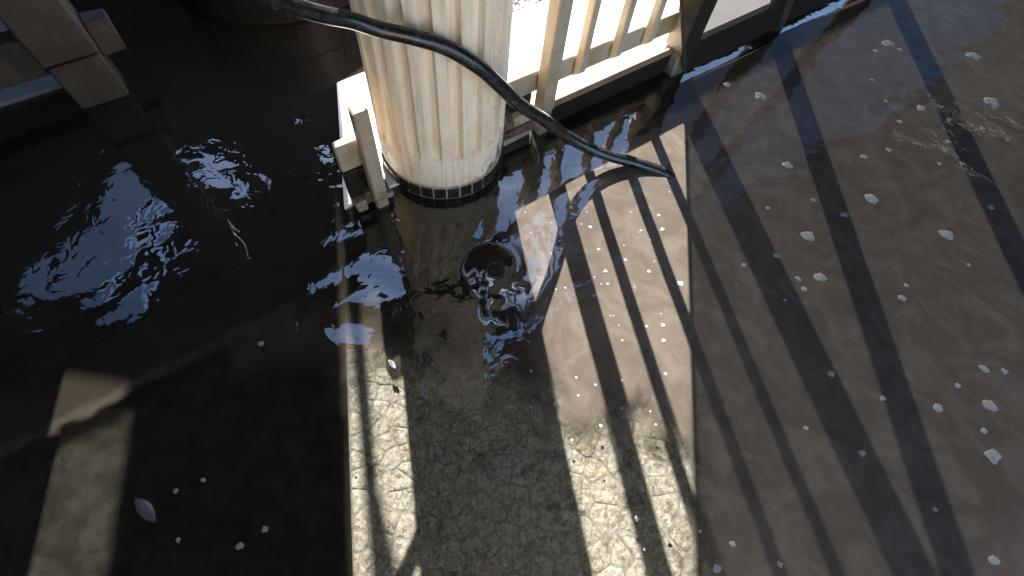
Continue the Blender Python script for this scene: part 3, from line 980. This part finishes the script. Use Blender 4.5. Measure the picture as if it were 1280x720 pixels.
FLECKS = [
    (-0.009, 1.121, 0.004, 0.9, 'mud'), (0.004, 1.099, 0.0039, 0.9, 'mud'), (0.1, 1.07, 0.0039, 0.9, 'mud'), (0.133, 1.131, 0.004, 0.9, 'mud'),
    (0.245, 1.079, 0.0087, 0.9, 'mud'), (0.211, 1.086, 0.004, 0.9, 'mud'), (0.42, 1.091, 0.004, 0.9, 'mud'), (0.43, 1.099, 0.0064, 0.9, 'mud'),
    (0.508, 1.12, 0.0114, 0.9, 'mud'), (0.494, 1.181, 0.0091, 0.9, 'mud'), (0.389, 1.176, 0.0041, 0.9, 'mud'), (0.28, 0.989, 0.007, 0.9, 'mud'),
    (0.376, 0.963, 0.0077, 0.9, 'mud'), (0.308, 0.903, 0.0098, 0.9, 'mud'), (0.461, 0.932, 0.0092, 0.9, 'mud'), (0.319, 0.856, 0.0067, 0.9, 'mud'),
    (0.297, 0.851, 0.0037, 0.9, 'mud'), (0.272, 0.873, 0.0037, 0.9, 'mud'), (0.177, 0.814, 0.0051, 0.9, 'mud'), (0.146, 0.803, 0.0044, 0.9, 'mud'),
    (0.411, 0.862, 0.0038, 0.9, 'mud'), (0.502, 0.774, 0.0037, 0.9, 'mud'), (0.454, 0.722, 0.0058, 0.9, 'mud'), (0.507, 0.733, 0.008, 0.9, 'mud'),
    (0.343, 0.739, 0.0036, 0.9, 'mud'), (0.118, 0.942, 0.0038, 0.9, 'mud'), (0.362, 0.708, 0.0036, 0.9, 'mud'), (0.535, 1.301, 0.0043, 0.9, 'mud'),
    (0.541, 1.335, 0.0043, 0.9, 'mud'), (0.034, 1.016, 0.0038, 0.9, 'mud'), (0.182, 1.08, 0.0039, 0.9, 'mud'), (0.22, 0.842, 0.0037, 0.9, 'mud'),
    (0.464, 1.065, 0.004, 0.9, 'mud'), (0.226, 1.144, 0.004, 0.9, 'mud'), (0.369, 1.023, 0.0039, 0.9, 'mud'), (0.479, 0.977, 0.0039, 0.9, 'mud'),
    (0.098, 0.507, 0.0066, 0.9, 'shade'), (0.13, 0.534, 0.0028, 0.9, 'shade'), (0.238, 0.509, 0.0057, 0.9, 'mud'), (0.298, 0.495, 0.0057, 0.9, 'mud'),
    (0.378, 0.523, 0.0057, 0.9, 'mud'), (0.248, 0.454, 0.0056, 0.9, 'mud'), (0.111, 0.398, 0.0054, 0.9, 'shade'), (0.18, 0.417, 0.0055, 0.9, 'shade'),
    (0.24, 0.321, 0.0062, 0.9, 'shade'), (0.322, 0.375, 0.0073, 0.9, 'clear'), (0.484, 0.404, 0.0056, 0.9, 'clear'), (0.514, 0.567, 0.0078, 0.9, 'mud'),
    (0.509, 0.678, 0.0101, 0.9, 'mud'), (0.509, 0.733, 0.0093, 0.9, 'mud'), (0.453, 0.719, 0.0061, 0.9, 'mud'), (0.333, 0.739, 0.0031, 0.9, 'mud'),
    (0.376, 0.656, 0.005, 0.9, 'mud'), (0.381, 0.438, 0.0056, 0.9, 'mud'), (0.467, 0.441, 0.0047, 0.9, 'mud'), (-0.017, 0.319, 0.0044, 0.9, 'shade'),
    (-0.048, 0.204, 0.0042, 0.9, 'shade'), (0.102, 0.215, 0.0026, 0.9, 'shade'), (0.054, 0.422, 0.0036, 0.9, 'shade'), (-0.06, 0.442, 0.0027, 0.9, 'shade'),
    (-0.096, 0.555, 0.0028, 0.9, 'shade'), (-0.174, 0.294, 0.0035, 0.9, 'shade'), (-0.197, 0.479, 0.0028, 0.9, 'shade'), (-0.213, 0.458, 0.0027, 0.9, 'shade'),
    (-0.095, 0.323, 0.0026, 0.9, 'shade'), (-0.016, 0.346, 0.0027, 0.9, 'shade'), (0.071, 0.349, 0.0027, 0.9, 'shade'), (0.168, 0.343, 0.0027, 0.9, 'shade'),
    (0.433, 0.143, 0.0093, 0.9, 'clear'), (0.521, 0.145, 0.0085, 0.9, 'clear'), (0.332, 0.283, 0.0053, 0.9, 'clear'), (0.288, 0.215, 0.0026, 0.9, 'shade'),
    (0.391, 0.013, 0.0064, 0.9, 'clear'), (0.455, 0.07, 0.0049, 0.9, 'clear'), (0.096, -0.016, 0.0047, 0.9, 'shade'), (0.199, 0.056, 0.0032, 0.9, 'shade'),
    (0.27, 0.176, 0.0034, 0.9, 'shade'), (-0.009, 0.151, 0.0025, 0.9, 'shade'), (-0.118, 0.252, 0.0026, 0.9, 'shade'), (-0.361, 0.187, 0.0049, 0.9, 'dim'),
    (-0.215, -0.016, 0.0038, 0.9, 'clear'), (0.519, 0.484, 0.0038, 0.9, 'mud'), (0.08, 0.601, 0.0039, 0.9, 'shade'), (-0.207, 0.112, 0.0024, 0.9, 'shade'),
    (-0.177, 0.112, 0.0024, 0.9, 'shade'), (0.199, 0.252, 0.0026, 0.9, 'shade'), (0.948, 1.931, 0.0377, 0.8, 'net'), (0.804, 1.971, 0.0227, 0.8, 'net'),
    (0.933, 2.265, 0.0162, 0.8, 'net'), (0.79, 2.277, 0.0129, 0.8, 'net'), (1.021, 1.54, 0.0303, 0.8, 'net'), (1.059, 1.197, 0.0355, 0.8, 'net'),
    (1.074, 1.022, 0.0302, 0.8, 'net'), (0.923, 1.086, 0.0171, 0.8, 'net'), (1.345, 1.43, 0.0382, 0.8, 'net'), (1.359, 1.657, 0.0202, 0.8, 'net'),
    (1.474, 1.721, 0.0176, 0.8, 'net'), (1.69, 2.019, 0.0318, 0.8, 'net'), (1.569, 1.908, 0.0185, 0.8, 'net'), (1.642, 2.472, 0.042, 0.8, 'net'),
    (1.565, 2.395, 0.0206, 0.8, 'net'), (1.693, 2.436, 0.0174, 0.8, 'net'), (2.074, 2.481, 0.0465, 0.8, 'net'), (2.051, 2.146, 0.05, 0.8, 'net'),
    (1.948, 1.95, 0.019, 0.8, 'net'), (1.611, 1.308, 0.0375, 0.8, 'net'), (1.873, 2.097, 0.0163, 0.8, 'net'), (1.762, 1.834, 0.0153, 0.8, 'net'),
    (1.839, 1.489, 0.0198, 0.8, 'net'), (1.215, 1.327, 0.0198, 0.8, 'net'), (1.101, 1.376, 0.0133, 0.8, 'net'), (0.916, 1.3, 0.0129, 0.8, 'net'),
    (1.535, 2.033, 0.0127, 0.8, 'net'), (1.498, 2.167, 0.013, 0.8, 'net'), (1.389, 1.047, 0.0123, 0.8, 'net'), (0.8, 1.021, 0.0119, 0.8, 'net'),
    (0.992, 1.0, 0.0143, 0.8, 'net'), (0.568, 0.901, 0.0171, 0.8, 'net'), (1.654, 1.182, 0.0104, 0.8, 'net'), (1.683, 1.686, 0.0118, 0.8, 'net'),
    (1.561, 0.637, 0.0309, 0.8, 'net'), (1.515, 0.473, 0.0335, 0.8, 'net'), (1.384, 0.6, 0.0216, 0.8, 'net'), (1.581, 0.762, 0.0206, 0.8, 'net'),
    (1.65, 0.766, 0.0161, 0.8, 'net'), (1.47, 0.686, 0.0145, 0.8, 'net'), (1.514, 0.548, 0.015, 0.8, 'net'), (1.208, 0.603, 0.014, 0.8, 'net'),
    (1.106, 0.419, 0.0151, 0.8, 'net'), (1.053, 0.657, 0.0152, 0.8, 'net'), (0.944, 0.467, 0.0101, 0.8, 'net'), (0.819, 0.087, 0.0115, 0.8, 'net'),
    (0.647, 0.052, 0.0173, 0.8, 'net'), (0.694, 0.117, 0.0116, 0.8, 'net'), (1.426, 0.182, 0.0208, 0.8, 'net'), (1.291, 0.291, 0.0097, 0.8, 'net'),
    (1.008, 0.961, 0.0154, 0.8, 'net'), (1.361, 0.989, 0.0194, 0.8, 'net'), (0.933, 0.904, 0.0093, 0.8, 'net'), (0.606, 0.136, 0.0071, 0.8, 'net'),
    (-0.719, 0.457, 0.0118, 0.9, 'dim'), (-0.571, -0.067, 0.0124, 0.9, 'dim'), (-0.525, -0.022, 0.0109, 0.9, 'dim'), (-0.78, 0.031, 0.0085, 0.9, 'dim'),
    (-0.724, 0.067, 0.0078, 0.9, 'dim'), (-0.725, -0.076, 0.0082, 0.9, 'dim'),
]


def water_z(x, y):
    i = int(np.clip(np.searchsorted(ay, y), 1, ny_ - 1))
    j = int(np.clip(np.searchsorted(ax, x), 1, nx_ - 1))
    return float(Z[i, j])


for k, (x, y, r_, asp, where) in enumerate(FLECKS):
    o = bpy.data.objects.new('foam_fleck', fl_me[k % 7])
    COL.objects.link(o)
    o.location = (x, y, water_z(x, y) + 0.0006)
    o.scale = (r_ * 0.85, r_ * asp * 0.85, r_ * 0.45)
    o.rotation_euler = (0, 0, random.uniform(-0.5, 0.5))
    size = 'tiny' if r_ < 0.0065 else ('small' if r_ < 0.012 else ('mid-sized' if r_ < 0.024 else 'broad'))
    nn_ = 0.949 * x + 0.316 * y
    far_ = ' well back' if y > 1.0 else ' towards the viewer'
    band = 'nearest the railing' if y - 0.93 * x > 0.75 else ('beyond the second pole shadow' if x > 1.35 + 0.12 * (y - 1) else ('between the two pole shadows' if x > 1.02 + 0.1 * (1.2 - y) else 'near the edge of the sunlit mud'))
    lane = 'beside the column shadow' if nn_ < 0.44 else ('between the post and picket shadows' if nn_ < 0.635 else 'between the picket shadows')
    txt = {'mud': size + ' white fleck of froth on muddy water ' + lane,
           'shade': size + ' pale fleck afloat in the broad shadow of the column',
           'clear': size + ' white fleck afloat over the sunlit stone floor',
           'net': size + ' grey froth patch on dim water ' + band + (far_ if 'pole' in band else ''),
           'dim': size + ' faint fleck afloat on the dark water of the shaded corner'}[where]
    tag(o, txt, 'foam', 'flecks of froth floating on the water')

# a pale leaf shape, standing in for a highlight on the water
def glint(name, x, y, ln, w, ang, mat, label, cat):
    verts, faces = [], []
    n_ = 9
    for i in range(n_):
        s = i / (n_ - 1)
        hw_ = w * math.sin(math.pi * min(1, max(0.03, s * 0.97 + 0.02))) ** 0.8
        for q in (-1, 0, 1):
            px_, py_ = (s - 0.5) * ln, q * hw_
            z_ = 0.003 + (0.003 if q else 0.0) + 0.004 * (s - 0.5) ** 2
            verts.append((x + px_ * math.cos(ang) - py_ * math.sin(ang), y + px_ * math.sin(ang) + py_ * math.cos(ang), z_ + water_z(x, y)))
    for i in range(n_ - 1):
        for q in (0, 1):
            a = i * 3 + q
            faces.append((a, a + 1, a + 4, a + 3))
    o = from_data(name, verts, faces, mat, None, True)
    sm = o.modifiers.new('thickness', 'SOLIDIFY')
    sm.thickness = 0.0012
    tag(o, label, cat)


glint('water_glint', -0.318, 0.457, 0.036, 0.008, -0.75, M['glint'], 'small pale leaf drawn as a water highlight beside the sunlit strip of stone floor', 'glint')
glint('water_glint', -0.830, -0.022, 0.085, 0.016, -0.55, M['glint'], 'large pale leaf drawn as a highlight on the black water of the shaded walkway', 'glint')
